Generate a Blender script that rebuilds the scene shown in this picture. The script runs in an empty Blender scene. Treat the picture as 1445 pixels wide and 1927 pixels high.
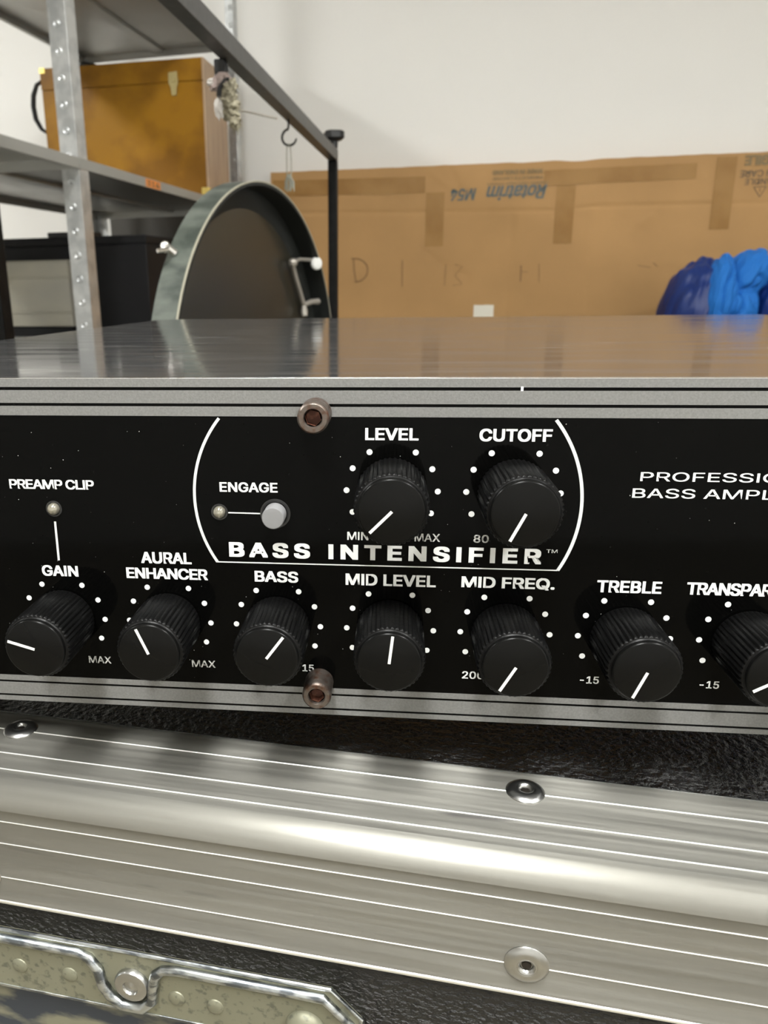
import bpy, bmesh, math, random
from mathutils import Vector, Matrix, noise
random.seed(7)
S = bpy.context.scene
COL = S.collection
MM = 0.001
FLOOR = 0.9            # height of the amplifier's top above the floor, metres

# ------------------------------------------------------------------ camera
cd = bpy.data.cameras.new('camera'); cam = bpy.data.objects.new('camera', cd); COL.objects.link(cam)
cd.sensor_fit = 'HORIZONTAL'; cd.sensor_width = 36.0
cd.lens = 1447.0 * 36.0 / 1445.0
cd.shift_x = 0.0971; cd.shift_y = 0.0
cd.clip_start = 0.01; cd.clip_end = 50
PITCH, YAW, ROLL = math.radians(16.08), math.radians(-6.38), math.radians(0.73)
_f = Vector((math.sin(YAW)*math.cos(PITCH), math.cos(YAW)*math.cos(PITCH), -math.sin(PITCH)))
_r = Vector((math.cos(YAW), -math.sin(YAW), 0)); _d = _f.cross(_r)
_c, _s = math.cos(ROLL), math.sin(ROLL)
R2 = _c*_r + _s*_d; D2 = -_s*_r + _c*_d
cam.matrix_world = Matrix((( R2.x, -D2.x, -_f.x, -7.97*MM), (R2.y, -D2.y, -_f.y, -179.73*MM), (R2.z, -D2.z, -_f.z, FLOOR+19.67*MM), (0, 0, 0, 1)))
cd.dof.use_dof = True; cd.dof.focus_distance = 0.187; cd.dof.aperture_fstop = 44
S.camera = cam

# ------------------------------------------------------------------ world, exposure
w = bpy.data.worlds.new('world'); S.world = w; w.use_nodes = True
w.node_tree.nodes['Background'].inputs[0].default_value = (0.95, 0.97, 1.0, 1)
w.node_tree.nodes['Background'].inputs[1].default_value = 0.15
S.view_settings.view_transform = 'Standard'; S.view_settings.look = 'None'
S.view_settings.gamma = 1; S.view_settings.use_curve_mapping = False
S.view_settings.exposure = 1.15
LAMP_POWER = 30.0
# ceiling lamps (x, y, length x, length y) in metres; built with the ceiling below
LAMPS = [(-0.10, -0.85, 0.30, 1.2), (1.45, -0.75, 0.30, 1.2), (-2.5, 0.5, 0.30, 1.2)]

# ------------------------------------------------------------------ materials
def mat(name, col, rough=0.5, metal=0.0, spec=0.5, coat=0.0, bump=None, vary=None, rvary=None, anis=0.0, emit=None, trans=0.0, brush=False, spots=None):
    """bump=(scale, strength, distance, stretch xyz); vary=(scale, colour2, stretch, low, high); rvary=(scale, amount, stretch)"""
    m = bpy.data.materials.new(name); m.use_nodes = True; nt = m.node_tree; N = nt.nodes; L = nt.links
    b = N['Principled BSDF']
    b.inputs['Base Color'].default_value = (*col, 1); b.inputs['Roughness'].default_value = rough
    b.inputs['Metallic'].default_value = metal; b.inputs['Specular IOR Level'].default_value = spec
    b.inputs['Coat Weight'].default_value = coat; b.inputs['Coat Roughness'].default_value = 0.12
    b.inputs['Anisotropic'].default_value = anis; b.inputs['Transmission Weight'].default_value = trans
    if emit: b.inputs['Emission Color'].default_value = (*emit[0], 1); b.inputs['Emission Strength'].default_value = emit[1]
    tc = N.new('ShaderNodeTexCoord')
    if brush:
        tg = N.new('ShaderNodeTangent'); tg.direction_type = 'RADIAL'; tg.axis = 'X'; L.new(tg.outputs[0], b.inputs['Tangent'])
    def ntex(scale, stretch, detail=4):
        mp = N.new('ShaderNodeMapping'); mp.inputs['Scale'].default_value = stretch
        L.new(tc.outputs['Object'], mp.inputs['Vector'])
        t = N.new('ShaderNodeTexNoise'); t.inputs['Scale'].default_value = scale; t.inputs['Detail'].default_value = detail
        L.new(mp.outputs['Vector'], t.inputs['Vector']); return t
    if vary:
        t = ntex(vary[0], vary[2]); r = N.new('ShaderNodeValToRGB')
        r.color_ramp.elements[0].position = vary[3]; r.color_ramp.elements[1].position = vary[4]
        r.color_ramp.elements[0].color = (*col, 1); r.color_ramp.elements[1].color = (*vary[1], 1)
        L.new(t.outputs['Fac'], r.inputs['Fac']); L.new(r.outputs['Color'], b.inputs['Base Color'])
    if spots:
        t = ntex(spots[0], spots[2], 3); r = N.new('ShaderNodeValToRGB')
        r.color_ramp.elements[0].position = spots[3]; r.color_ramp.elements[1].position = spots[4]
        r.color_ramp.elements[0].color = (0, 0, 0, 1); r.color_ramp.elements[1].color = (1, 1, 1, 1)
        mx = N.new('ShaderNodeMix'); mx.data_type = 'RGBA'
        L.new(t.outputs['Fac'], r.inputs['Fac']); L.new(r.outputs['Color'], mx.inputs[0])
        src = b.inputs['Base Color'].links
        if src: L.new(src[0].from_socket, mx.inputs[6])
        else: mx.inputs[6].default_value = (*col, 1)
        mx.inputs[7].default_value = (*spots[1], 1); L.new(mx.outputs[2], b.inputs['Base Color'])
    if rvary:
        t = ntex(rvary[0], rvary[2], 6); mr = N.new('ShaderNodeMapRange')
        mr.inputs['From Min'].default_value = 0.3; mr.inputs['From Max'].default_value = 0.7
        mr.inputs['To Min'].default_value = max(0, rough-rvary[1]); mr.inputs['To Max'].default_value = min(1, rough+rvary[1])
        L.new(t.outputs['Fac'], mr.inputs['Value']); L.new(mr.outputs['Result'], b.inputs['Roughness'])
    if bump:
        t = ntex(bump[0], bump[3], 5); bp = N.new('ShaderNodeBump')
        bp.inputs['Strength'].default_value = bump[1]; bp.inputs['Distance'].default_value = bump[2]
        L.new(t.outputs['Fac'], bp.inputs['Height']); L.new(bp.outputs['Normal'], b.inputs['Normal'])
    return m
U = (1, 1, 1)
M = {}
M['wall'] = mat('wall_paint', (0.80, 0.79, 0.765), 0.7, bump=(60, .15, .002, U))
M['ceil'] = mat('ceiling_paint', (0.82, 0.82, 0.80), 0.9)
M['floor'] = mat('floor_vinyl', (0.20, 0.175, 0.125), 0.45, vary=(3, (0.24, 0.21, 0.155), U, .35, .65))
M['lamp'] = mat('lamp_diffuser', (1, 1, 1), 0.6, emit=((0.99, 0.995, 0.97), LAMP_POWER))
M['lampf'] = mat('lamp_frame', (0.8, 0.8, 0.8), 0.5)
M['panel'] = mat('black_gloss_panel', (0.0015, 0.0015, 0.0014), 0.07, spec=0.07, bump=(25, .03, .001, U), vary=(900, (0.012, 0.012, 0.011), U, .70, .80))
M['silver'] = mat('silver_print', (0.235, 0.235, 0.23), 0.5, metal=0.25, vary=(1800, (0.185, 0.185, 0.18), U, .3, .7), bump=(3000, .2, .0002, U))
M['white'] = mat('white_print', (0.80, 0.81, 0.80), 0.6)
M['wgrey'] = mat('worn_white_print', (0.33, 0.33, 0.31), 0.6, vary=(1500, (0.6, 0.6, 0.58), U, .45, .55))
M['arc'] = mat('grey_print', (0.62, 0.64, 0.63), 0.6)
M['chassis'] = mat('chassis_steel', (0.075, 0.075, 0.075), 0.10, metal=0.25, spec=0.9, rvary=(18, .05, (1, 5, 1)), vary=(35, (0.12, 0.118, 0.115), (1, 7, 1), .55, .8), spots=(42, (0.36, 0.355, 0.345), (.5, 7, 1), .66, .76))
M['edge'] = mat('bare_edge', (0.85, 0.85, 0.84), 0.25, metal=1.0)
M['knob'] = mat('knob_rubber', (0.0030, 0.0030, 0.0030), 0.36, spec=0.16, bump=(900, .3, .0003, U))
M['knobcap'] = mat('knob_cap', (0.0040, 0.0040, 0.0038), 0.26, spec=0.13, bump=(1200, .06, .0002, U))
M['pointer'] = mat('pointer_white', (0.78, 0.78, 0.74), 0.5)
M['bezel'] = mat('led_bezel', (0.02, 0.02, 0.02), 0.25)
M['led'] = mat('clear_led', (0.34, 0.32, 0.26), 0.10, metal=0.55, spec=1.0, bump=(400, .3, .0008, U))
M['button'] = mat('grey_button', (0.22, 0.22, 0.225), 0.45)
M['rust'] = mat('rusty_steel', (0.15, 0.125, 0.108), 0.42, metal=0.75, vary=(450, (0.10, 0.042, 0.022), U, .48, .70), bump=(800, .4, .0004, U), rvary=(500, .15, U))
M['rustdark'] = mat('rust_brown', (0.10, 0.035, 0.02), 0.6, metal=0.3, vary=(500, (0.30, 0.13, 0.08), U, .5, .75))
M['alu'] = mat('worn_aluminium', (0.265, 0.258, 0.232), 0.45, metal=0.72, rvary=(16, .10, (1, 40, 40)), bump=(60, .05, .0003, (.6, 30, 30)), vary=(14, (0.205, 0.199, 0.178), (.7, 9, 9), .42, .75), anis=0.7, brush=True, spots=(45, (0.10, 0.095, 0.09), (.35, 2.2, 2.2), .655, .74))
M['rib'] = mat('glinting_rib', (0.97, 0.97, 0.94), 0.42, metal=1.0)  # much paler than the rail: highlights of ribs and lips put into the colour
M['rivet'] = mat('rivet_aluminium', (0.45, 0.45, 0.44), 0.30, metal=1.0, bump=(500, .12, .0003, U), vary=(300, (0.5, 0.5, 0.48), U, .5, .7))
M['hole'] = mat('rivet_hole', (0.03, 0.025, 0.02), 0.4, metal=0.5)
M['case'] = mat('black_case_skin', (0.004, 0.004, 0.0038), 0.24, spec=0.5, bump=(480, 1.0, .0035, (1, 1, 1.4)))
M['zinc'] = mat('yellowed_zinc', (0.235, 0.232, 0.168), 0.5, metal=0.5, vary=(520, (0.14, 0.14, 0.105), U, .54, .68), bump=(200, .15, .0004, U), rvary=(70, .12, U))
M['zincb'] = mat('bright_zinc', (0.52, 0.545, 0.55), 0.30, metal=1.0, vary=(160, (0.16, 0.175, 0.19), (1, 3, 3), .45, .60), bump=(220, .25, .0004, U))
M['pocket'] = mat('mottled_zinc', (0.30, 0.295, 0.22), 0.5, metal=0.5, vary=(90, (0.06, 0.07, 0.09), (.6, 1, 1.5), .38, .55), bump=(200, .15, .0004, U))  # olive zinc with random dark blue-grey blotches
M['rubber'] = mat('rubber', (0.012, 0.012, 0.012), 0.7)
M['galv'] = mat('galvanised_steel', (0.60, 0.61, 0.61), 0.38, metal=0.75, vary=(30, (0.46, 0.475, 0.48), U, .42, .60), rvary=(25, .08, U))
M['shelf'] = mat('shelf_steel', (0.44, 0.44, 0.42), 0.40, metal=0.75, rvary=(8, .06, U))
M['lip'] = mat('lit_shelf_lip', (0.36, 0.36, 0.335), 0.45, metal=0.2)  # same sheet as the shelf, set brighter: light on the lip is painted in
M['black'] = mat('black_metal', (0.004, 0.004, 0.004), 0.5, spec=0.12, vary=(60, (0.008, 0.008, 0.008), U, .4, .7))
M['blackside'] = mat('grey_black_paint', (0.055, 0.054, 0.053), 0.42, spec=0.45, vary=(90, (0.075, 0.073, 0.071), U, .4, .7))
M['bplast'] = mat('black_plastic', (0.012, 0.012, 0.013), 0.45)
M['bcase'] = mat('black_vinyl', (0.005, 0.005, 0.006), 0.6, spec=0.25)
M['beige'] = mat('beige_panel', (0.40, 0.375, 0.30), 0.38, metal=0.2, vary=(5, (0.33, 0.32, 0.28), (1, 1, 2), .35, .65))
M['greyboard'] = mat('grey_board', (0.075, 0.07, 0.062), 0.7)
M['amber'] = mat('amber_stained_wood', (0.31, 0.145, 0.006), 0.42, spec=0.25, vary=(6, (0.19, 0.082, 0.004), U, .42, .60), bump=(60, .08, .001, (1, 1, 5)))
M['side'] = mat('pale_wood_side', (0.48, 0.34, 0.22), 0.5, vary=(9, (0.38, 0.26, 0.17), (1, 6, .6), .4, .65))
M['brass'] = mat('brass', (0.75, 0.58, 0.18), 0.3, metal=1.0)
M['latch'] = mat('latch_brass_dull', (0.50, 0.42, 0.20), 0.4, metal=0.5)
M['card'] = mat('cardboard', (0.455, 0.262, 0.103), 0.75, vary=(4, (0.405, 0.232, 0.090), U, .35, .65), bump=(35, .12, .002, (4, 1, .4)))
M['cardtop'] = mat('cardboard_edge', (0.30, 0.17, 0.07), 0.8)
M['tape'] = mat('parcel_tape', (0.285, 0.145, 0.035), 0.42, spec=0.3, bump=(30, .25, .002, U), vary=(10, (0.34, 0.185, 0.055), U, .4, .6))
M['ink'] = mat('blue_grey_ink', (0.105, 0.130, 0.135), 0.7, vary=(80, (0.20, 0.18, 0.13), U, .5, .75))
M['inkf'] = mat('faded_ink', (0.235, 0.170, 0.085), 0.7)
M['inkg'] = mat('grey_ink', (0.13, 0.10, 0.07), 0.7)
M['pencil'] = mat('faint_marker', (0.24, 0.14, 0.065), 0.75)
M['paper'] = mat('white_paper', (0.75, 0.72, 0.63), 0.6)
M['orange'] = mat('orange_sticker', (0.80, 0.28, 0.05), 0.5)
M['dshell'] = mat('green_grey_pearl', (0.038, 0.048, 0.040), 0.45, vary=(16, (0.115, 0.130, 0.112), (1, 1, 2.2), .40, .60), coat=.0)
M['hoop'] = mat('drum_bearing_edge', (0.40, 0.38, 0.30), 0.5)
M['dinner'] = mat('drum_black_inside', (0.007, 0.009, 0.008), 0.6)
M['dhead'] = mat('drum_head_dark_film', (0.030, 0.027, 0.018), 0.28, spec=0.5)
M['chrome'] = mat('chrome', (0.80, 0.78, 0.76), 0.16, metal=1.0)
M['nylon'] = mat('white_plastic', (0.72, 0.72, 0.70), 0.4)
M['muff'] = mat('muffler_steel', (0.45, 0.42, 0.38), 0.35, metal=0.6)
M['string'] = mat('grey_string', (0.28, 0.28, 0.23), 0.8)
M['fluff'] = mat('shaggy_yarn', (0.30, 0.275, 0.20), 0.95, vary=(120, (0.17, 0.15, 0.105), U, .45, .65))
M['fluffw'] = mat('white_yarn', (0.52, 0.49, 0.46), 0.9)
M['pink'] = mat('pink_cloth', (0.30, 0.235, 0.215), 0.85)
M['blue'] = mat('blue_lining', (0.006, 0.14, 0.50), 0.8, bump=(40, .3, .004, U))
M['navy'] = mat('royal_blue_shell', (0.004, 0.022, 0.14), 0.42, spec=0.35, bump=(30, .3, .004, U))
M['wood'] = mat('door_wood', (0.30, 0.20, 0.11), 0.5)

# ------------------------------------------------------------------ mesh helpers (all lengths in millimetres)
FONT = None
try:
    import os
    _fp = os.path.join(bpy.utils.system_resource('DATAFILES'), 'fonts', 'Inter.woff2')
    if os.path.exists(_fp): FONT = bpy.data.fonts.load(_fp)
except Exception: FONT = None
class MB:
    def __init__(s): s.bm = bmesh.new(); s.ang = 35
    def box(s, x0, x1, y0, y1, z0, z1, bev=0.0, seg=2):
        r = bmesh.ops.create_cube(s.bm, size=1.0); s.ang = 20
        for v in r['verts']:
            v.co = Vector(((x0+x1)/2+v.co.x*(x1-x0), (y0+y1)/2+v.co.y*(y1-y0), (z0+z1)/2+v.co.z*(z1-z0)))
        if bev:
            es = list({e for v in r['verts'] for e in v.link_edges})
            bmesh.ops.bevel(s.bm, geom=es, offset=bev, segments=seg, affect='EDGES', profile=0.5)
        return s
    def prism(s, pts, axis, a, b):
        """closed outline pts (2D) extruded along axis 'x'/'y'/'z' from a to b"""
        def P(p, t): return {'x': (t, p[0], p[1]), 'y': (p[0], t, p[1]), 'z': (p[0], p[1], t)}[axis]
        A = [s.bm.verts.new(P(p, a)) for p in pts]; B = [s.bm.verts.new(P(p, b)) for p in pts]; n = len(pts)
        for i in range(n): s.bm.faces.new((A[i], A[(i+1) % n], B[(i+1) % n], B[i]))
        s.bm.faces.new(A[::-1]); s.bm.faces.new(B)
        return s
    def lathe(s, prof, o, ax, seg=48, flute=None):
        """prof = [(radius, distance along ax)], o origin, ax unit axis; flute(i_row, angle)->radius factor"""
        ax = Vector(ax).normalized(); u = ax.orthogonal().normalized(); v = ax.cross(u); o = Vector(o); rows = []
        for k, (r, t) in enumerate(prof):
            if r < 1e-6: rows.append([s.bm.verts.new(o+ax*t)]); continue
            row = []
            for i in range(seg):
                a = 2*math.pi*i/seg; rr = r*(flute(k, i) if flute else 1)
                row.append(s.bm.verts.new(o+ax*t+(u*math.cos(a)+v*math.sin(a))*rr))
            rows.append(row)
        for A, B in zip(rows, rows[1:]):
            if len(A) == 1 and len(B) == 1: continue
            for i in range(seg):
                j = (i+1) % seg
                if len(A) == 1: s.bm.faces.new((A[0], B[i], B[j]))
                elif len(B) == 1: s.bm.faces.new((A[i], A[j], B[0]))
                else: s.bm.faces.new((A[i], A[j], B[j], B[i]))
        return s
    def tube(s, path, r, seg=10, closed=False, flat=1.0):
        P = [Vector(p) for p in path]; n = len(P); rows = []; up = None
        for i, p in enumerate(P):
            a = P[i-1] if (i > 0 or closed) else p; b = P[(i+1) % n] if (i < n-1 or closed) else p
            t = (b-a).normalized()
            if up is None: up = t.orthogonal().normalized()
            up = (up - t*up.dot(t)).normalized(); w_ = t.cross(up)
            rr = r[i] if isinstance(r, (list, tuple)) else r
            rows.append([s.bm.verts.new(p+(up*math.cos(2*math.pi*k/seg)+w_*math.sin(2*math.pi*k/seg)*flat)*rr) for k in range(seg)])
        m = n if closed else n-1
        for i in range(m):
            A, B = rows[i], rows[(i+1) % n]
            for k in range(seg): s.bm.faces.new((A[k], A[(k+1) % seg], B[(k+1) % seg], B[k]))
        if not closed: s.bm.faces.new(rows[0][::-1]); s.bm.faces.new(rows[-1])
        return s
    def poly(s, pts): s.bm.faces.new([s.bm.verts.new(p) for p in pts]); return s
    def blob(s, c, rad, amp, freq, sub=4, seed=0):
        r = bmesh.ops.create_icosphere(s.bm, subdivisions=sub, radius=1.0)
        for v in r['verts']:
            d = v.co.normalized(); q = d*freq+Vector((seed, seed*1.7, -seed))
            k = 1+amp*noise.noise(q)+amp*.5*noise.noise(q*2.3)
            v.co = Vector(c)+Vector((d.x*rad[0], d.y*rad[1], d.z*rad[2]))*k
        return s

class Frame:
    """a horizontally turned frame: X' = (cos a, -sin a), Y' = (sin a, cos a)"""
    def __init__(s, deg): s.a = math.radians(deg)
    def w(s, p):
        x, y, z = p; return Vector(((x*math.cos(s.a)+y*math.sin(s.a))*MM, (-x*math.sin(s.a)+y*math.cos(s.a))*MM, z*MM+FLOOR))
    def root(s, name, label, cat, base, group=None, kind=None):
        o = bpy.data.objects.new(name, None); COL.objects.link(o); o.empty_display_size = 0.02
        o.location = s.w(base); o.rotation_euler = (0, 0, -s.a); o['base'] = tuple(float(b) for b in base)
        if kind: o['kind'] = kind
        else: o['label'] = label; o['category'] = cat
        if group: o['group'] = group
        return o
    def one(s, name, mb, m, label, cat, base, group=None, kind=None, smooth=True):
        """a top-level thing that is a single mesh"""
        o = s._mesh(name, mb, m, base, smooth); o.location = s.w(base); o.rotation_euler = (0, 0, -s.a)
        if kind: o['kind'] = kind
        if label: o['label'] = label; o['category'] = cat
        if group: o['group'] = group
        return o
    def _mesh(s, name, mb, m, base, smooth):
        bm = mb.bm; B = Vector(base)
        for v in bm.verts: v.co = (v.co-B)*MM
        if not getattr(mb, 'flat', False): bmesh.ops.recalc_face_normals(bm, faces=bm.faces)
        me = bpy.data.meshes.new(name); bm.to_mesh(me); bm.free(); me.materials.append(m)
        if smooth:
            me.shade_smooth()
            me.set_sharp_from_angle(angle=math.radians(mb.ang))
        o = bpy.data.objects.new(name, me); COL.objects.link(o); return o
def part(name, mb, m, parent, label=None, smooth=True, kind=None):
    root = parent
    while root.parent: root = root.parent
    base = tuple(root['base'])
    o = Frame._mesh(None, name, mb, m, base, smooth); o.parent = parent
    if label: o['label'] = label
    if kind: o['kind'] = kind
    return o
def text_mb(txt, x0, x1, z0, z1, y, bold=0.022, spacing=1.0, shear=0.0, flip=False, thick=0.06):
    """lettering lying in an x-z plane facing -y, fitted into the box x0..x1, z0..z1 (capital height)"""
    cu = bpy.data.curves.new('t', 'FONT'); cu.body = txt.replace('I', '\u0399') if FONT else txt; cu.font = FONT or cu.font; cu.size = 1.0; cu.offset = 0.0; cu.space_character = spacing
    cu.extrude = 0.0; cu.shear = shear; cu.resolution_u = 4
    o = bpy.data.objects.new('t', cu); COL.objects.link(o)
    dg = bpy.context.evaluated_depsgraph_get(); dg.update()
    me = bpy.data.meshes.new_from_object(o.evaluated_get(dg)); bpy.data.objects.remove(o)
    b = MB(); b.flat = True; b.bm.from_mesh(me); bpy.data.meshes.remove(me)
    xs = [v.co.x for v in b.bm.verts]; ys = [v.co.y for v in b.bm.verts]
    ax, bx, ay, by = min(xs), max(xs), min(ys), max(ys)
    for v in b.bm.verts:
        u = (v.co.x-ax)/(bx-ax); t = (v.co.y-ay)/(by-ay)
        if flip: u, t = 1-u, 1-t
        v.co = Vector((x0+u*(x1-x0), y, z0+t*(z1-z0)))
    # heavier strokes: the glyphs laid over themselves, shifted by a fraction of the letter height
    if bold > 0.005:
        w_ = bold*(z1-z0)*1.6; src = list(b.bm.faces)
        for v in b.bm.verts: v.co.x = x0+w_+(v.co.x-x0)*(1-2*w_/(x1-x0)); v.co.z = z0+w_*.6+(v.co.z-z0)*(1-1.2*w_/(z1-z0))
        base_geo = list(b.bm.verts)+list(b.bm.edges)+src
        for q, (sx, sz) in enumerate(((-1, 0), (1, 0), (-1, .6), (1, -.6), (0, .6), (0, -.6), (1, .6), (-1, -.6))):
            cp = bmesh.ops.duplicate(b.bm, geom=base_geo)
            for g in cp['geom']:
                if isinstance(g, bmesh.types.BMVert): g.co.x += sx*w_; g.co.z += sz*w_; g.co.y += thick*.03*(q+1)
    return b
def dup(o, parent=None):
    c = o.copy(); COL.objects.link(c)
    if parent: c.parent = parent
    for ch in list(o.children): dup(ch, c)
    return c
A0 = Frame(0.0); A4 = Frame(4.8); A5 = Frame(5.0); A8 = Frame(8.0); AC = Frame(6.56)

# ================================================================== the room
FZ = -900.0; CZ = 1750.0
RX0, RX1, RY0, RY1 = -3700, 2600, -2600, 2692
A4.one('floor', MB().box(RX0-100, RX1+100, RY0-100, RY1+100, FZ-60, FZ), M['floor'], None, None, (0, 0, FZ), kind='structure')
A4.one('ceiling', MB().box(RX0-100, RX1+100, RY0-100, RY1+100, CZ, CZ+60), M['ceil'], None, None, (0, 0, CZ), kind='structure')
A4.one('wall_back', MB().box(RX0-100, RX1+100, RY1, RY1+100, FZ, CZ), M['wall'], None, None, (0, RY1, FZ), kind='structure')
A4.one('wall_front', MB().box(RX0-100, RX1+100, RY0-100, RY0, FZ, CZ), M['wall'], None, None, (0, RY0, FZ), kind='structure')
A4.one('wall_left', MB().box(RX0-100, RX0, RY0, RY1, FZ, CZ), M['wall'], None, None, (RX0, 0, FZ), kind='structure')
A4.one('wall_right', MB().box(RX1, RX1+100, RY0, RY1, FZ, CZ), M['wall'], None, None, (RX1, 0, FZ), kind='structure')
for i, (lx, ly, sx, sy) in enumerate(LAMPS):
    lx, ly, sx, sy = lx*1000, ly*1000, sx*1000, sy*1000
    r = A4.root('ceiling_light', ('white ceiling lamp nearest the shelving', 'white ceiling lamp above the right of the room', 'white ceiling lamp left of the shelving')[i], 'lamp', (lx, ly, CZ))
    fb = MB()
    for (a, b, c, d) in ((lx-sx/2-15, lx+sx/2+15, ly-sy/2-15, ly-sy/2), (lx-sx/2-15, lx+sx/2+15, ly+sy/2, ly+sy/2+15),
                         (lx-sx/2-15, lx-sx/2, ly-sy/2, ly+sy/2), (lx+sx/2, lx+sx/2+15, ly-sy/2, ly+sy/2)):
        fb.box(a, b, c, d, CZ-40, CZ-.5)
    part('frame', fb, M['lampf'], r)
    part('diffuser', MB().box(lx-sx/2, lx+sx/2, ly-sy/2, ly+sy/2, CZ-30, CZ-20), M['lamp'], r)

# ================================================================== flight case under the amplifier
CX0, CX1, CY0, CY1, CT = -245.0, 305.0, -33.0, 480.0, -102.0
case = AC.root('flight_case', 'black flight case with grooved aluminium edge rails carrying the amplifier', 'flight case', (30, 200, FZ))
part('top_panel', MB().box(CX0+2, CX1-2, CY0+2.2, CY1-2, CT-9, CT-1.6), M['case'], case)
part('front_panel', MB().box(CX0+2, CX1-2, CY0+2.0, CY0+9, FZ+60, -223).box(CX0+2, CX1-2, CY0+2.0, CY0+9, -165.5, CT-9.1).box(-39, CX1-2, CY0+2.0, CY0+9, -223, -165.5).box(CX0+2, -236, CY0+2.0, CY0+9, -223, -165.5), M['case'], case)
part('back_panel', MB().box(CX0+2, CX1-2, CY1-9, CY1-2, FZ+60, CT-9.1), M['case'], case)
part('side_panel', MB().box(CX0+2, CX0+9, CY0+9.1, CY1-9.1, FZ+60, CT-9.1), M['case'], case)
part('side_panel', MB().box(CX1-9, CX1-2, CY0+9.1, CY1-9.1, FZ+60, CT-9.1), M['case'], case)
part('bottom_panel', MB().box(CX0+2, CX1-2, CY0+2, CY1-2, FZ+50, FZ+59.8), M['case'], case)
for cx in (CX0+40, CX1-40):
    for cy in (CY0+50, CY1-50):
        c = part('caster', MB().lathe([(0, -12), (18, -12), (20.5, -9), (20.5, 9), (18, 12), (0, 12)], (cx, cy, FZ+20.6), (1, 0, 0), 24), M['rubber'], case)
        part('caster_fork', MB().prism([(cx-30, FZ+20), (cx-26.5, FZ+20), (cx-26.5, FZ+46), (cx+26.5, FZ+46), (cx+26.5, FZ+20), (cx+30, FZ+20), (cx+30, FZ+49.8), (cx-30, FZ+49.8)], 'y', cy-12, cy+12), M['zincb'], c)
def rail_profile(y0, z0, leg=35.6, th=2.0, rad=5.2, bead=0.7):
    """L extrusion with a rounded, slightly proud corner and rolled lips; outline in (y, z)"""
    P = []
    # inner lip of the top leg
    P += [(y0+leg-1.2, z0-th), (y0+leg-.3, z0-th+.3), (y0+leg, z0-.9), (y0+leg-.5, z0+.15), (y0+leg-1.4, z0+.45), (y0+leg-2.4, z0+.2), (y0+leg-3.2, z0)]
    P += [(y0+rad+1.2, z0), (y0+rad, z0+bead*.35)]
    for k in range(0, 13):
        a = math.radians(90+90*k/12); e = rad+bead
        P.append((y0+rad+e*math.cos(a), z0-rad+e*math.sin(a)))
    P += [(y0-bead*.35, z0-rad), (y0, z0-rad-1.2)]
    P += [(y0, z0-leg+3.2), (y0-.2, z0-leg+2.4), (y0-.45, z0-leg+1.4), (y0-.15, z0-leg+.5), (y0+.9, z0-leg), (y0+th-.3, z0-leg+.3), (y0+th, z0-leg+1.2)]
    P += [(y0+th, z0-th-2), (y0+th+2, z0-th)]
    return P
rail = part('corner_rail', MB().prism(rail_profile(CY0, CT), 'x', CX0, CX1), M['alu'], case, 'worn aluminium corner extrusion with fine ribs along it')
for d in (9.0, 15.8, 26.6):
    part('rib', MB().tube([(CX0+.5, CY0+d, CT-.02), (CX1-.5, CY0+d, CT-.02)], .27, 10), M['rib'], rail)
    part('rib', MB().tube([(CX0+.5, CY0+.02, CT-d), (CX1-.5, CY0+.02, CT-d)], .20, 10), M['rib'], rail)
part('lip', MB().tube([(CX0+.5, CY0+.1, CT-34.4), (CX1-.5, CY0+.1, CT-34.4)], .75, 12), M['rib'], rail)
part('lip', MB().tube([(CX0+.5, CY0+34.5, CT-.25), (CX1-.5, CY0+34.5, CT-.25)], .7, 12), M['rib'], rail)
# a second rail along the back edge and corner posts, out of sight from the front
def mirrored(pr): return [(CY1-(y-CY0), z) for y, z in pr]
part('corner_rail', MB().prism(mirrored(rail_profile(CY0, CT)), 'x', CX0, CX1), M['alu'], case)
def rivet(o, ax, parent, r=4.8, h=1.3, m='rivet', lab=None):
    b = MB().lathe([(r, 0), (r, .25*h), (r*.93, .55*h), (r*.74, .9*h), (r*.52, h), (r*.45, .9*h), (r*.40, .95*h), (r*.33, .80*h), (r*.26, .25*h), (0, .18*h)], o, ax, 40)
    p = part('rivet', b, M[m], parent, lab)
    part('rivet_core', MB().lathe([(r*.24, .15*h), (r*.2, .5*h), (r*.08, .62*h), (0, .62*h)], o, ax, 16), M['hole'], p) if parent.parent is None else None
    return p
for rx in (-114.2-141.6*0, 27.4, 168.8):
    rivet((rx, -5.8, CT-.1), (0, 0, 1), case)
for rx in (-111, 28.2, 167.5):
    rivet((rx, CY0+.1, -128.0), (0, -1, 0), case, 5.0)
# recessed stamped latch dish on the case front
DY = CY0+2.0   # plane of the black front panel
dish = part('latch_dish', MB(), M['zinc'], case)
bpy.data.objects.remove(dish)
flange = [(-235, -147.2), (-17.5, -147.2), (-9.6, -155.0), (-9.6, -232), (-17.5, -240), (-235, -240)]
db = MB()
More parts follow.
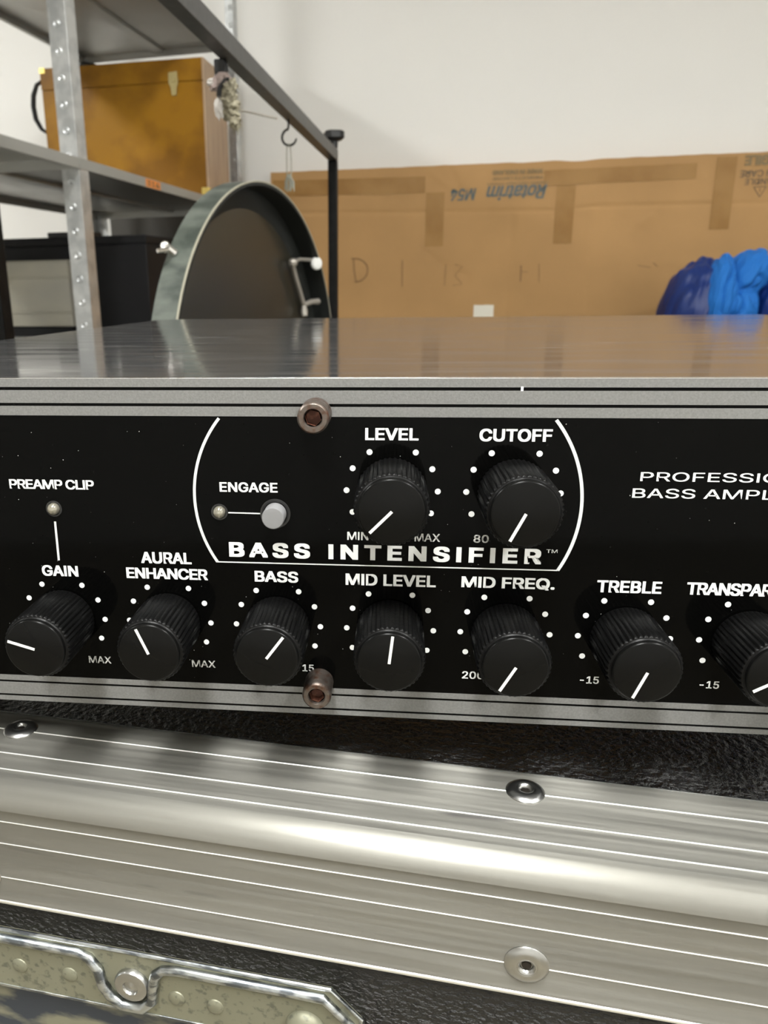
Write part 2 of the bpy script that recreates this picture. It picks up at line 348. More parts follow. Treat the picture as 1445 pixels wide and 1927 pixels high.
# flange ring around the pocket: four pieces of sheet
def sheet(b, pts, y0, y1): b.prism(pts, 'y', y0, y1)
sheet(db, [(-235, -147.2), (-17.5, -147.2), (-9.6, -155), (-9.6, -166.6), (-235, -166.6)], DY-1.0, DY-.02)
sheet(db, [(-40, -166.6), (-9.6, -166.6), (-9.6, -232), (-17.5, -240), (-40, -240)], DY-1.0, DY-.02)
sheet(db, [(-235, -222), (-40, -222), (-40, -240), (-235, -240)], DY-1.0, DY-.02)
dish = part('latch_dish', db, M['zinc'], case, 'stamped zinc latch dish, dull yellowish with specks', smooth=False)
pk = MB()
for (a, b_) in (((DY-1.0, -166.6), (DY-.3, -167.4)), ((DY-.3, -167.4), (DY+6, -171.4)), ((DY+6, -171.4), (DY+6, -216)), ((DY+6, -216), (DY-1, -222))):
    pk.poly([(-235, a[0], a[1]), (-40, a[0], a[1]), (-40, b_[0], b_[1]), (-235, b_[0], b_[1])])
part('pocket', pk, M['pocket'], dish, smooth=False)
part('pocket_step', MB().box(-235, -40, DY-1.25, DY-.9, -167.3, -166.5, .12), M['zincb'], dish)
bead = [(-235, DY-1.3, -149.9), (-86, DY-1.3, -149.9), (-83.2, DY-1.5, -150.9), (-80.6, DY-1.7, -154.2), (-79.8, DY-1.8, -158.6), (-77.6, DY-1.8, -162.0),
        (-74.4, DY-1.9, -164.3), (-68.6, DY-1.9, -164.2), (-65.6, DY-1.7, -161.2), (-65.0, DY-1.6, -156), (-64.2, DY-1.5, -152.6), (-62.0, DY-1.3, -150.6), (-58, DY-1.3, -149.9), (-19.2, DY-1.3, -149.9),
        (-12.4, DY-1.3, -156.6), (-12.4, DY-1.3, -231), (-19, DY-1.3, -237.4), (-235, DY-1.3, -237.4)]
def smooth_path(P, n=4):
    out = []; V_ = [Vector(p) for p in P]
    for i in range(len(V_)-1):
        a, b = V_[max(i-1, 0)], V_[i]; c, d = V_[i+1], V_[min(i+2, len(V_)-1)]
        if (c-b).length > 12 or n == 1: out.append(b); continue
        for k in range(n):
            t = k/n; out.append(.5*((2*b)+(c-a)*t+(2*a-5*b+4*c-d)*t*t+(3*b-a-3*c+d)*t**3))
    out.append(V_[-1]); return out
part('pressed_rim', MB().tube(bead, [1.35]*3+[1.5]*8+[1.35]*7, 12), M['zincb'], dish, 'bright pressed rim of the dish')
part('outer_edge', MB().tube([(-235, DY-.9, -147.3), (-17.3, DY-.9, -147.3), (-9.7, DY-.9, -155.0), (-9.7, DY-.9, -231.5), (-17.5, DY-.9, -239.8)], .55, 8), M['zincb'], dish)
for (px_, pz_) in ((-105.1, -158.9), (-89.8, -158.6), (-58.9, -159.6), (-48.2, -159.8)):
    part('pimple', MB().lathe([(2.35, 0), (2.2, .3), (1.6, .62), (.8, .75), (0, .78)], (px_, DY-.98, pz_), (0, -1, 0), 24), M['zinc'], dish)
part('rivet', MB().lathe([(4.9, 0), (4.9, .9), (4.5, 1.5), (3.1, 1.9), (2.2, 1.75), (1.9, 1.2), (1.2, 1.25), (.5, 1.6), (0, 1.65)], (-71.2, DY-1.0, -157.3), (0, -1, 0), 40), M['rivet'], dish)
part('rivet', MB().lathe([(5.2, 0), (5.1, .9), (4.3, 2.0), (2.6, 2.9), (0, 3.2)], (-24.0, DY-1.0, -160.6), (0, -1, 0), 40), M['zinc'], dish)

# ================================================================== the amplifier
amp = A0.root('bass_amplifier', 'black rack bass amplifier with silver striped front and row of knobs', 'amplifier', (30, 150, CT-1.6))
PX0, PX1 = -211.0, 271.0
part('chassis', MB().box(-186, 246, 2.7, 409, -86.6, -.35, .5), M['chassis'], amp, 'scuffed dark steel cover')
fp = part('front_panel', MB().box(PX0, PX1, 0, 2.4, -88.1, 0, .12, 1), M['panel'], amp, 'glossy black front panel')
part('top_edge', MB().box(PX0+.3, PX1-.3, .05, .55, -.2, .06, .03, 1), M['edge'], fp)
part('top_edge', MB().box(-186, 246, 2.45, 3.1, -.32, -.02, .03, 1), M['edge'], fp)
for (z1, z0) in ((-.10, -2.08), (-2.84, -5.96), (-6.68, -9.01), (-80.25, -81.85), (-82.42, -86.05), (-86.62, -88.0)):
    part('silver_stripe', MB().box(PX0+.3, PX1-.3, -.07, .02, z0, z1), M['silver'], fp, smooth=False)
for fx in (-150, 210):
    for fy in (40, 370):
        part('foot', MB().lathe([(0, 0), (9, 0), (9.5, 1), (9.5, 15.0), (0, 15.0)], (fx, fy, CT-1.5), (0, 0, 1), 24), M['rubber'], amp)
# knobs
FL = 44
def knob(cx, cz, ang, off=(0, 0)):
    seg = FL*4
    def fl(k, i): return 1.0 if (k < 2 or k > 4) else (1, .985, .958, .985)[i % 4]
    r = part('knob', MB().lathe([(0, .5), (8.1, .5), (8.45, 1.2), (8.45, 16.2), (8.25, 16.75), (7.95, 16.95), (7.75, 17.0), (7.5, 17.3), (0, 17.3)], (cx, -.1, cz), (0, -1, 0), seg, fl), M['knob'], amp)
    cap = part('cap', MB().lathe([(7.45, 17.2), (7.45, 17.75), (7.36, 18.08), (7.15, 18.32), (6.9, 18.42), (0, 18.46)], (cx, -.1, cz), (0, -1, 0), 96), M['knobcap'], r)
    a = math.radians(ang); d = Vector((math.sin(a), 0, math.cos(a))); n = Vector((math.cos(a), 0, -math.sin(a)))
    p0 = Vector((cx, -18.46, cz)); b = MB(); w_ = .33
    q = [p0-d*.15+n*w_, p0-d*.15-n*w_, p0+d*6.75-n*w_, p0+d*6.75+n*w_]
    b.prism([(v.x, v.z) for v in q], 'y', -18.66, -18.45)
    part('pointer', b, M['pointer'], r, 'white pointer line')
    part('shaft', MB().lathe([(3.2, -.02), (3.2, .6), (0, .6)], (cx, -.1, cz), (0, -1, 0), 20), M['knob'], r)
KN = {'gain': (-93.4, -62.9, -74), 'enhancer': (-65.0, -62.9, -23), 'bass': (-36.5, -62.9, 36), 'mid_level': (-8.0, -62.95, 6), 'level': (-8.1, -26.8, -136),
      'cutoff': (20.35, -26.8, -154), 'mid_frequency': (20.45, -62.95, -151), 'treble': (49.0, -62.95, -158), 'transparency': (77.5, -62.95, -121), 'master': (106, -62.95, 20)}
for kx, kz, ka in KN.values():
    knob(kx, kz, ka)
    for ang in (-120, -90, -60, -30, 30, 60, 90, 120):
        a = math.radians(ang); x, z = kx+10.88*math.sin(a), kz+10.88*math.cos(a)
        if x > 130: continue
        part('scale_dot', MB().lathe([(.72, 0), (.72, .07), (0, .07)], (x, 0.01, z), (0, -1, 0), 14), M['white'], fp)
# lettering
for (t, x0, x1, z0, z1, bold, sp, m) in (
    ('PREAMP CLIP', -104.4, -82.2, -27.7, -25.2, .03, .93, 'white'), ('GAIN', -98.4, -88.6, -51.1, -48.1, .035, 1, 'white'), ('AURAL', -71.5, -58.3, -46.9, -43.8, .035, 1, 'white'),
    ('ENHANCER', -75.7, -54.3, -51.1, -48.1, .035, .96, 'white'), ('BASS', -42.2, -31.1, -51.1, -48.1, .035, 1, 'white'), ('MID LEVEL', -19.2, 3.1, -51.25, -48.2, .035, 1, 'white'),
    ('MID FREQ.', 9.3, 31.6, -51.25, -48.1, .035, 1, 'white'), ('TREBLE', 41.5, 56.5, -51.3, -48.2, .035, 1, 'white'), ('LEVEL', -14.6, -2.1, -14.5, -11.6, .035, 1, 'white'),
    ('CUTOFF', 11.9, 28.4, -14.6, -11.6, .035, 1, 'white'), ('ENGAGE', -50.2, -35.8, -27.7, -25.2, .03, 1, 'white'), ('BASS INTENSIFIER', -48.5, 28.0, -44.6, -40.6, .05, 1.28, 'white'),
    ('TRANSPARENCY', 62.2, 91.6, -51.3, -48.1, .035, .94, 'white'), ('PROFESSIONAL', 48.8, 90.6, -23.6, -21.4, .012, 1, 'white'), ('BASS AMPLIFIER', 47.4, 91.8, -27.6, -25.3, .012, 1, 'white'),
    ('MAX', -88.1, -81.9, -75.7, -73.7, .015, 1, 'wgrey'), ('MAX', -59.8, -53.5, -75.7, -73.7, .015, 1, 'wgrey'), ('-15', 39.6, 44.2, -75.9, -73.9, .02, 1, 'white'),
    ('-15', 68.2, 72.8, -75.9, -73.9, .02, 1, 'white'), ('200', 10.5, 15.9, -75.9, -73.8, .02, 1, 'white'), ('80', 11.7, 15.3, -39.4, -37.4, .02, 1, 'wgrey'), ('0', 26.3, 27.9, -39.5, -37.5, .02, 1, 'wgrey'),
    ('MIN', -18.8, -13.6, -39.4, -37.3, .02, 1, 'white'), ('MAX', -2.4, 3.7, -39.4, -37.4, .015, 1, 'wgrey'), ('15', -30.4, -27.4, -75.7, -73.7, .02, 1, 'white'), ('TM', 29.0, 31.6, -41.6, -40.7, .02, 1, 'wgrey')):
    part('lettering', text_mb(t, x0, x1, z0, z1, -.06, bold, sp), M[m], fp, smooth=False)
def strip(pts, w_, m, name='printed_line'):
    b = MB(); V_ = [Vector((p[0], 0, p[1])) for p in pts]; L_, R_ = [], []
    for i, p in enumerate(V_):
        t = (V_[min(i+1, len(V_)-1)]-V_[max(i-1, 0)]).normalized(); n = Vector((t.z, 0, -t.x))*w_/2; L_.append(p+n); R_.append(p-n)
    o = L_+R_[::-1]; b.prism([(v.x, v.z) for v in o], 'y', -.06, .01)
    part(name, b, M[m], fp, smooth=False)
strip([(-93.4, -36.2), (-93.5, -46.7)], .55, 'white'); strip([(-48.3, -33.0), (-39.6, -33.1)], .3, 'white')
def bulge(x_top, x_mid, x_bot, zt, zm, zb):
    # circular arc through three points
    ax, ay, bx, by, cx, cy = x_top, zt, x_mid, zm, x_bot, zb
    d = 2*(ax*(by-cy)+bx*(cy-ay)+cx*(ay-by))
    ux = ((ax*ax+ay*ay)*(by-cy)+(bx*bx+by*by)*(cy-ay)+(cx*cx+cy*cy)*(ay-by))/d
    uy = ((ax*ax+ay*ay)*(cx-bx)+(bx*bx+by*by)*(ax-cx)+(cx*cx+cy*cy)*(bx-ax))/d
    r = math.hypot(ax-ux, ay-uy); a0, a1 = math.atan2(ay-uy, ax-ux), math.atan2(cy-uy, cx-ux)
    if abs(a1-a0) > math.pi: a1 += 2*math.pi*(1 if a1 < a0 else -1)
    return [(ux+r*math.cos(a0+(a1-a0)*k/30), uy+r*math.sin(a0+(a1-a0)*k/30)) for k in range(31)]
strip(bulge(-49.6, -56.6, -51.6, -9.5, -28.0, -46.0), .72, 'arc'); strip(bulge(29.0, 36.2, 32.0, -9.5, -28.0, -46.0), .78, 'arc')
strip([(-51.7, -46.0), (32.0, -46.0)], .28, 'white')
# LEDs, push button, socket bolts
for (lx, lz) in ((-93.3, -32.8), (-50.5, -32.85)):
    bz = part('led', MB().lathe([(1.55, -.1), (1.55, .5), (1.45, 1.0), (1.05, 1.55), (.5, 1.85), (0, 1.92)], (lx, 0, lz), (0, -1, 0), 32), M['led'], amp, 'unlit clear indicator')
    part('led_ring', MB().lathe([(2.1, .0), (2.1, .14), (1.72, .14), (1.60, .05), (1.60, -.1)], (lx, 0, lz), (0, -1, 0), 32), M['bezel'], bz)
bt = part('push_button', MB().lathe([(0, -.3), (2.75, -.3), (2.75, 4.1), (2.55, 4.4), (2.1, 4.45), (0, 4.35)], (-36.5, 0, -33.0), (0, -1, 0), 40), M['button'], amp, 'round grey push button')
part('button_collar', MB().lathe([(3.75, 0), (3.75, .18), (3.3, .22), (3.0, .05), (2.8, -.1)], (-36.5, 0, -33.0), (0, -1, 0), 40), M['bezel'], bt)
for (bx, bz_) in ((-26.15, -8.15), (-26.0, -78.4)):
    hd = part('socket_bolt', MB().lathe([(3.7, 0), (3.7, 7.2), (3.55, 7.7), (3.2, 8.0), (2.25, 8.0), (2.05, 7.7), (1.95, 4.0), (0, 4.0)], (bx, .01, bz_), (0, -1, 0), 40), M['rust'], amp, 'rusty socket head bolt')
    part('socket', MB().lathe([(1.9, 7.35), (1.85, 5.0), (0, 4.6)], (bx, 0, bz_), (0, -1, 0), 6), M['rustdark'], hd)

dust = MB()
for k in range(150):
    x, z, r_ = random.uniform(-115, 92), random.uniform(-80, -9.5), random.choice((.05, .06, .08, .11))
    dust.lathe([(r_, 0), (r_*.6, .03), (0, .04)], (x, 0, z), (0, -1, 0), 5)
part('dust', dust, M['wgrey'], fp, kind='stuff')
part('chip', MB().box(20.6, 21.2, -.12, 0, -2.95, -1.9, .05), M['white'], fp, 'small bare chip on the upper stripe')

# ================================================================== black frame with beam (stand) and what hangs from it
stand = A4.root('black_stand', 'black square-tube stand with long beam running towards the wall', 'stand', (-258, 700, FZ))
bx0, bx1, bz0, bz1 = -266.0, -248.5, 263.6, 284.6
def bar(b, x0, x1, y0, y1, z0, z1): return b.box(x0, x1, y0, y1, z0, z1, 1.0, 2)
part('beam', bar(MB(), bx0, bx1, -70, 1450, bz0, bz1), M['blackside'], stand, 'dark grey painted beam')
part('leg', bar(MB(), bx0, bx1, 1432, 1450, FZ+.5, bz0-.2), M['black'], stand)
part('leg', bar(MB(), bx0, bx1, -70, -52, FZ+.5, bz0-.2), M['black'], stand)
part('base_shelf', bar(MB(), -480, -166, 760, 1431.5, -450, -426.2), M['black'], stand)
for x in (-478, -186):
    for y in (762, 1411): part('leg', bar(MB(), x, x+18, y, y+18, FZ+.5, -450.2), M['black'], stand)
kb = part('clamp_knob', MB().lathe([(0, 30), (19, 30), (21, 28), (21, 18), (18, 15), (8, 12), (7, 0), (0, 0)], (-255, 1441, 286), (0, 0, 1), 28,
     lambda k, i: 1.0 if k > 4 else (1.0 if i % 7 < 4 else .86)), M['bplast'], stand, 'black plastic clamp knob')
part('knob_stem', MB().lathe([(0, -2.5), (4, -2.5), (4, 2), (0, 2)], (-255, 1441, 286), (0, 0, 1), 16), M['zincb'], kb)

HX, HY = -260.2, 1050.0
hk = A4.root('hook', 'black open S-shaped hook hanging under the black beam', 'hook', (HX, HY, 263.4))
hp = [(HX, HY, 263.4), (HX, HY, 255)]
for k in range(0, 15):
    a = math.radians(100+ (250)*k/14) ; hp.append((HX+11.0*math.cos(a)+ .8, HY, 239.5+11.2*math.sin(a)))
hp[2:2] = [(HX-.6, HY, 252.5)]
part('shank', MB().tube(hp, [1.5]*3+[1.7]*12+[1.5, 1.3, 1.1], 10), M['black'], hk)
cord = A4.root('cord', 'thin grey looped cord with frayed end hanging from the hook', 'cord', (HX, HY, 228))
part('loop', MB().tube([(HX-3.6, HY-1, 188), (HX-3.4, HY-1, 215), (HX-2.6, HY-1.6, 226), (HX+.4, HY-2, 230.6), (HX+2.6, HY-1.6, 226), (HX+3.2, HY-1, 215), (HX+3.6, HY-1, 188)], .8, 8), M['string'], cord)
fr = MB()
for k in range(26):
    x = HX+random.uniform(-7, 7); fr.tube([(HX+random.uniform(-3, 3), HY-1, 189), (x, HY-1+random.uniform(-2, 2), 178), (x+random.uniform(-2, 2), HY-1, 166+random.uniform(-2, 4))], .7, 5)
part('frayed_end', fr, M['string'], cord)

BX, BY = -264.0, 731.0
bt_ = A4.root('beater', 'shaggy beige beater clamped under the black beam beside the wooden box', 'beater', (BX, BY, 263.4))
part('clamp', MB().box(BX-8, BX+5, BY-6, BY+6, 249, 263.3, 1.5).box(BX-9, BX+2, BY-5, BY+5, 240, 250, 2).tube([(BX+3, BY-4, 262), (BX+7, BY-6, 256), (BX+7, BY-6, 250)], 1.6), M['bplast'], bt_)
part('cloth_wrap', MB().blob((BX+1, BY-1, 243), (10, 8, 8), .5, 1.8, 3, 3).blob((BX-8, BY-2, 239), (7, 6, 7), .5, 2.2, 3, 5), M['pink'], bt_, 'pinkish cloth wrapping')
part('white_wrap', MB().blob((BX-12, BY-4, 241), (5, 4, 4), .5, 2, 3, 9).blob((BX-4, BY-4, 215), (5, 5, 12), .5, 2.5, 3, 11), M['fluffw'], bt_, 'whitish wrapping')
part('strap', MB().tube([(BX-3, BY-7, 226), (BX-1, BY-9, 234), (BX+5, BY-9, 241), (BX+9, BY-7, 243)], [3.5, 2.8, 2.4, 1.5], 8, flat=.5), M['bplast'], bt_)
fb = MB()
for i, (dx, z, r) in enumerate(((8, 235, 9), (6, 226, 9.5), (9, 218, 8.5), (9, 208, 8), (13, 200, 6.5), (4, 212, 6))):
    fb.blob((BX+dx, BY, z), (r, r*.9, r), .5, 1.8, 4, i*3.1)
part('yarn_head', fb, M['fluff'], bt_)
hair = MB()
for k in range(110):
    dx, z, r = random.choice(((8, 235, 9), (6, 226, 9.5), (9, 218, 8.5), (9, 208, 8), (13, 200, 6.5)))
    d = Vector((random.gauss(0, 1), random.gauss(0, 1), random.gauss(0, 1)-.4)).normalized(); p = Vector((BX+dx, BY, z))+d*r*.8
    hair.tube([p, p+d*3+Vector((0, 0, -1)), p+d*4.5+Vector((0, 0, -3.5))], [.5, .35, .1], 4)
part('loose_yarn', hair, M['fluff'], bt_, kind='stuff')
part('rod', MB().tube([(BX+12, BY, 214.0), (-203.9, BY, 202.1)], 1.1, 10), M['chrome'], bt_, 'thin grey metal rod')

# ================================================================== frame drum standing on the stand's shelf
DR = 300.0; DC = Vector((-203.45, 1043.62, -124.4)); A75 = Frame(0)
nrm = Vector((math.sin(math.radians(75)), -math.cos(math.radians(75)), 0)); hh = Vector((nrm.y*-1, nrm.x, 0))
drum = A0.root('frame_drum', 'large shallow grey-green drum standing open side forward behind the amplifier', 'drum', tuple(DC+Vector((0, 0, -DR-.2))))
def dpt(a, r, wv): return DC+hh*(r*math.cos(a))+Vector((0, 0, 1))*(r*math.sin(a))-nrm*wv
def ring(prof, seg=128):
    b = MB(); rows = [[b.bm.verts.new(dpt(2*math.pi*i/seg, r, wv)) for i in range(seg)] for r, wv in prof]
    for k in range(len(prof)):
        A, B = rows[k], rows[(k+1) % len(prof)]
        for i in range(seg): b.bm.faces.new((A[i], A[(i+1) % seg], B[(i+1) % seg], B[i]))
    return b
part('shell', ring([(DR, 2.5), (DR, 37), (DR-5.2, 37), (DR-5.2, 2.5)]), M['dshell'], drum, 'marbled grey-green shell')
part('inner_lining', ring([(DR-5.3, 2), (DR-5.3, 37), (DR-6.3, 37), (DR-6.3, 2)]), M['dinner'], drum, 'black inside of the shell')
part('bearing_edge', ring([(DR+.2, -.2), (DR+.2, 1.8), (DR-1.9, 1.8), (DR-1.9, -.2)]), M['hoop'], drum, 'pale bare rim edge')
part('bearing_edge', ring([(DR-2.0, 0), (DR-2.0, 2.3), (DR-6.2, 2.3), (DR-6.2, 0)]), M['dinner'], drum)
b = MB().lathe([(0, 0), (DR-8, 0), (DR-7, 1.5), (0, 1.5)], DC-nrm*35.5, nrm, 96)
part('dark_gap_ring', ring([(DR-6.5, 31.5), (DR*.885, 33), (DR*.88, 34), (DR-6.5, 34)]), M['dinner'], drum, 'black ring added around the head for the dark gap')  # added ring, widens the dark inner wall seen around the head
part('drum_head', b, M['dhead'], drum, 'dark film head at the back')
def dq(h, z, wv): return DC+hh*h+Vector((0, 0, z))-nrm*wv
mf = part('muffler_bracket', MB().tube([dq(150, 189, 22), dq(163, 169, 22), dq(182, 145, 22), dq(201, 119, 22)], 4.0, 10).tube([dq(146, 190, 22), dq(170, 196, 16), dq(214, 196, 10)], 3.2, 10)
          .tube([dq(201, 119, 22), dq(225, 124, 16), dq(247, 124, 12)], [4.5, 5, 6], 10).tube([dq(201, 119, 22), dq(203, 108, 22), dq(200, 99, 20)], [4, 6.5, 5], 10)
          .blob(dq(149, 190, 20), (8, 8, 8), .2, 1, 3, 2), M['muff'], drum, 'metal bracket inside the shell')
part('bracket_cap', MB().lathe([(0, 0), (9, 0), (11, 3), (11, 8), (9, 10), (0, 11)], dq(222, 190, 8), (nrm-hh*.8).normalized(), 24), M['nylon'], mf, 'white round cap')
aa = math.radians(140.5)
cl = part('tension_lug', MB().tube([dpt(aa, DR+1, 26), dpt(aa, DR+9, 30), dpt(aa, DR+20, 34)], [5.5, 5, 3.5], 10).tube([dpt(aa+.02, DR+16, 26), dpt(aa+.05, DR+24, 34)], [3.5, 2.5], 8)
          .blob(dpt(aa+.01, DR+17, 31), (5, 5, 7), .4, 1.6, 3, 4), M['chrome'], drum, 'chrome lug on the outside of the shell')

# ================================================================== galvanised shelving
SX1, SX0 = -876.0, -1428.0
NY, FY = 1400.0, 2466.0; NY0 = 560.0
sh = A8.root('shelving_unit', 'galvanised steel shelving unit with perforated angle posts', 'shelving', (-1150, 1500, FZ))
def post(xc, yc, sx, sy):
    """angle post with its corner at (xc, yc); flanges run sx*X and sy*Y"""
    t, wd = 1.8, 40.0; z0, z1 = FZ+.5, 1150.0
    b = MB().box(min(xc, xc+sx*wd), max(xc, xc+sx*wd), min(yc, yc+sy*t), max(yc, yc+sy*t), z0, z1, .6)
    b.box(min(xc, xc+sx*t), max(xc, xc+sx*t), min(yc+sy*t, yc+sy*wd), max(yc+sy*t, yc+sy*wd), z0, z1, .6)
    p = part('post', b, M['galv'], sh)
    d = MB(); z = 984
    while z > -860:
        fy = min(yc, yc+sy*t)
        d.lathe([(8.5, 0), (8.0, 1.0), (6.2, 1.9), (3.8, .6), (2.2, -.4), (0, -.8)], (xc+sx*21, fy, z), (0, -1, 0), 14)
        z -= 49.2
    part('embossed_studs', d, M['galv'], p, kind='stuff')
    e = MB(); z = 960
    for k in range(36):
        e.box(min(xc+sx*12, xc+sx*30), max(xc+sx*12, xc+sx*30), fy-.35, fy+.1, z-3.2, z+3.2, .3); z -= 49.2
    return p
post(SX1-2, NY, -1, 1); post(SX0, NY, 1, 1); post(SX1-2, FY, -1, -1); post(SX0, FY, 1, -1); post(SX1-2, NY0, -1, 1); post(SX0, NY0, 1, 1)
def shelf(y0, y1, zt, lip=21.5):
    b = MB(); x0, x1 = SX0+2.2, SX1
    b.box(x0, x1, y0, y1, zt-1.2, zt, .3)
    b.box(x0, x0+1.2, y0, y1, zt-lip, zt-1.0, .3)
    b.box(x0+1.3, x1-1.3, y0, y0+1.2, zt-lip, zt-1.0, .3); b.box(x0+1.3, x1-1.3, y1-1.2, y1, zt-lip, zt-1.0, .3)
    b.box(x1-12, x1-1.3, y0+1.3, y1-1.3, zt-lip, zt-lip+1.0); b.box(x0+1.3, x0+12, y0+1.3, y1-1.3, zt-lip, zt-lip+1.0)
    b.box((x0+x1)/2-20, (x0+x1)/2+20, y0+1.3, y1-1.3, zt-9, zt-1.3, 2)
    p = part('shelf', b, M['shelf'], sh)
    part('edge_lip', MB().box(x1-1.1, x1+.1, y0, y1, zt-lip, zt+.1, .4), M['lip'], p)
    return p
for zt in (785.0, 292.7, -88.0, -600.0):
    shelf(NY+2.2 if True else 0, FY-2.2, zt); shelf(NY0+2.2, NY-.8, zt)
for (x, y) in ((SX0+62, FY-30), (SX0+62, NY+50)):
    for z in (785-25, 292.7-25):
        part('shelf_bolt', MB().lathe([(0, 0), (6, 0), (6, 4), (3, 5), (3, 12), (0, 12)], (x-35, y, z+10), (0, 0, -1), 6), M['zincb'], sh)
st = A8.root('price_sticker', 'small orange sticker on the edge of the middle shelf', 'sticker', (SX1+.3, 1757, 281))
part('label', MB().box(SX1+.05, SX1+.4, 1715, 1800, 272.5, 291.0), M['orange'], st, smooth=False)
tb = text_mb('314', 1722, 1793, 275.5, 287.5, 0, .03)
for v in tb.bm.verts: v.co = Vector((SX1+.42+v.co.y*.5, v.co.x, v.co.z))
part('digits', tb, M['inkg'], st, smooth=False)

# wooden box on the middle shelf
WX0, WX1, WY0, WY1, WZ0, WZ1 = -1277.0, -765.0, 2197.0, 2415.0, 293.0, 667.0
wb = A5.root('wooden_box', 'amber stained wooden box with lid on the middle shelf', 'box', ((WX0+WX1)/2, (WY0+WY1)/2, WZ0))
body = part('body', MB().box(WX0, WX1-6, WY0, WY1, WZ0, WZ1-60, 1.5), M['amber'], wb)
lid = part('lid', MB().box(WX0-1, WX1-5.5, WY0-2, WY1, WZ1-59, WZ1, 2), M['amber'], wb)
part('side_board', MB().box(WX1-5.9, WX1, WY0+1, WY1, WZ0, WZ1-60, .8), M['side'], body, 'pale pinkish bare wood end')
part('side_board', MB().box(WX1-5.4, WX1, WY0-1, WY1, WZ1-59, WZ1, .8), M['side'], lid)
part('latch', MB().prism([(-871, 632), (-845, 634), (-843, 604), (-848, 592), (-850, 572), (-864, 572), (-866, 592), (-872, 604)], 'y', WY0-5, WY0-2.05).lathe([(0, 0), (7, 0), (6, 4), (0, 5)], (-857, WY0-5, 612), (0, -1, 0), 16), M['latch'], wb, 'dull brass latch')
part('corner_bracket', MB().box(WX1-22, WX1+1.2, WY0-1.4, WY0+20, WZ0+8, WZ0+27, 1), M['brass'], wb, 'brass corner bracket')
part('handle', MB().tube(smooth_path([(WX0-.5, WY0+16, 640), (WX0-24, WY0+16, 628), (WX0-38, WY0+16, 600), (WX0-42, WY0+16, 570), (WX0-38, WY0+16, 535), (WX0-22, WY0+16, 506), (WX0-.5, WY0+16, 492)], 1), [2, 2.5, 3, 3, 3, 2.5, 2], 10, flat=2.6), M['bplast'], wb, 'curved black strap handle')
part('lid_corner', MB().box(WX0-2, WX0+16, WY0-3.2, WY0-2, WZ1-14, WZ1+1.5, .5), M['brass'], lid)
bs = A5.one('strap_bundle', MB().tube([(-1185, 2260, 675), (-1160, 2250, 684), (-1130, 2250, 678), (-1105, 2262, 673)], [5, 9, 8, 5], 12).tube([(-1180, 2290, 673), (-1140, 2300, 678), (-1110, 2290, 673)], [5, 8, 5], 12), M['bplast'],
       'small black strap bundle lying on top of the wooden box', 'strap', (-1150, 2260, 667.5))

# lower shelf: black case, beige box; board behind
bc = A8.root('black_case', 'black case with raised middle on the lower shelf', 'case', (-1150, 2050, -88))
part('body', MB().box(-1408, -880, 1702, 2400, -87.8, 138, 3), M['bcase'], bc)
part('lid', MB().box(-1410, -878, 1699, 2403, 138.3, 159, 3), M['bcase'], bc)
part('handle_block', MB().box(-1155, -1033, 1700, 1760, 159.3, 171, 2), M['bplast'], bc)
bb = A8.root('beige_box', 'beige ribbed metal box in front of the black case on the lower shelf', 'box', (-1240, 1665, -88))
part('base', MB().box(-1408, -1072, 1640, 1696, -87.8, -62, 2), M['bcase'], bb, 'black strip below the beige body')  # black strip filling the gap between shelf and beige body
part('body', MB().box(-1410, -1066, 1636, 1697, -61.8, 101, 2), M['beige'], bb)
for z in (97, 59, -27): part('rib', MB().box(-1408, -1067, 1633.5, 1636.2, z-1.2, z+1.2, .6), M['beige'], bb)
A4.one('board', MB().box(-1296, -880, 2668, 2690, FZ+.2, 292, 1), M['greyboard'], 'dark grey board leaning behind the shelving, seen under the middle shelf', 'board', (-1090, 2680, FZ+.2))
up = A4.root('upright_post', 'black upright post at the far left edge of the photo', 'post', (-745, 1000, FZ))
part('tube', MB().box(-760, -725, 985, 1015, FZ+6.2, 420, 1.5), M['black'], up)
part('base_plate', MB().box(-800, -700, 940, 1060, FZ+.2, FZ+6, 1), M['black'], up)

# ================================================================== big cardboard box against the wall
KX0, KX1, KY, KB, KT = -668.0, 1180.0, 2620.0, FZ+.2, 412.0
cb = A4.root('cardboard_box', 'large flat brown cardboard box standing upside down against the wall', 'box', (250, 2655, FZ))
g = MB(); nx, nz = 220, 90
def seg_d(p, a, b):
    ax, az = a; bx_, bz_ = b; t = max(0, min(1, ((p[0]-ax)*(bx_-ax)+(p[1]-az)*(bz_-az))/((bx_-ax)**2+(bz_-az)**2)))
    return math.hypot(p[0]-ax-t*(bx_-ax), p[1]-az-t*(bz_-az))
CRE = [((-668, 279), (300, 262), 2.6, 7), ((300, 262), (403, 271), 2.0, 7), ((403, 271), (1180, 262), 2.6, 7), ((151, 250), (155, -400), 2.6, 8), ((403, 271), (424, -500), -1.6, 12),
       ((586, 67), (415, -70), -2.0, 14), ((-20, 75), (60, 40), 2.0, 6), ((-140, 150), (-60, 90), 1.8, 8), ((560, 215), (585, 235), -3, 12), ((-60, 412), (-20, 330), 2.5, 9), ((-120, 390), (-60, 350), -2.2, 10),
       ((120, 100), (128, 40), 1.4, 6), ((640, 70), (900, 60), .8, 10)]
zs = [KB+(60-KB)*(1-(1-i/20)**1) for i in range(20)]+[60+(KT-60)*i/100 for i in range(101)]
G = []
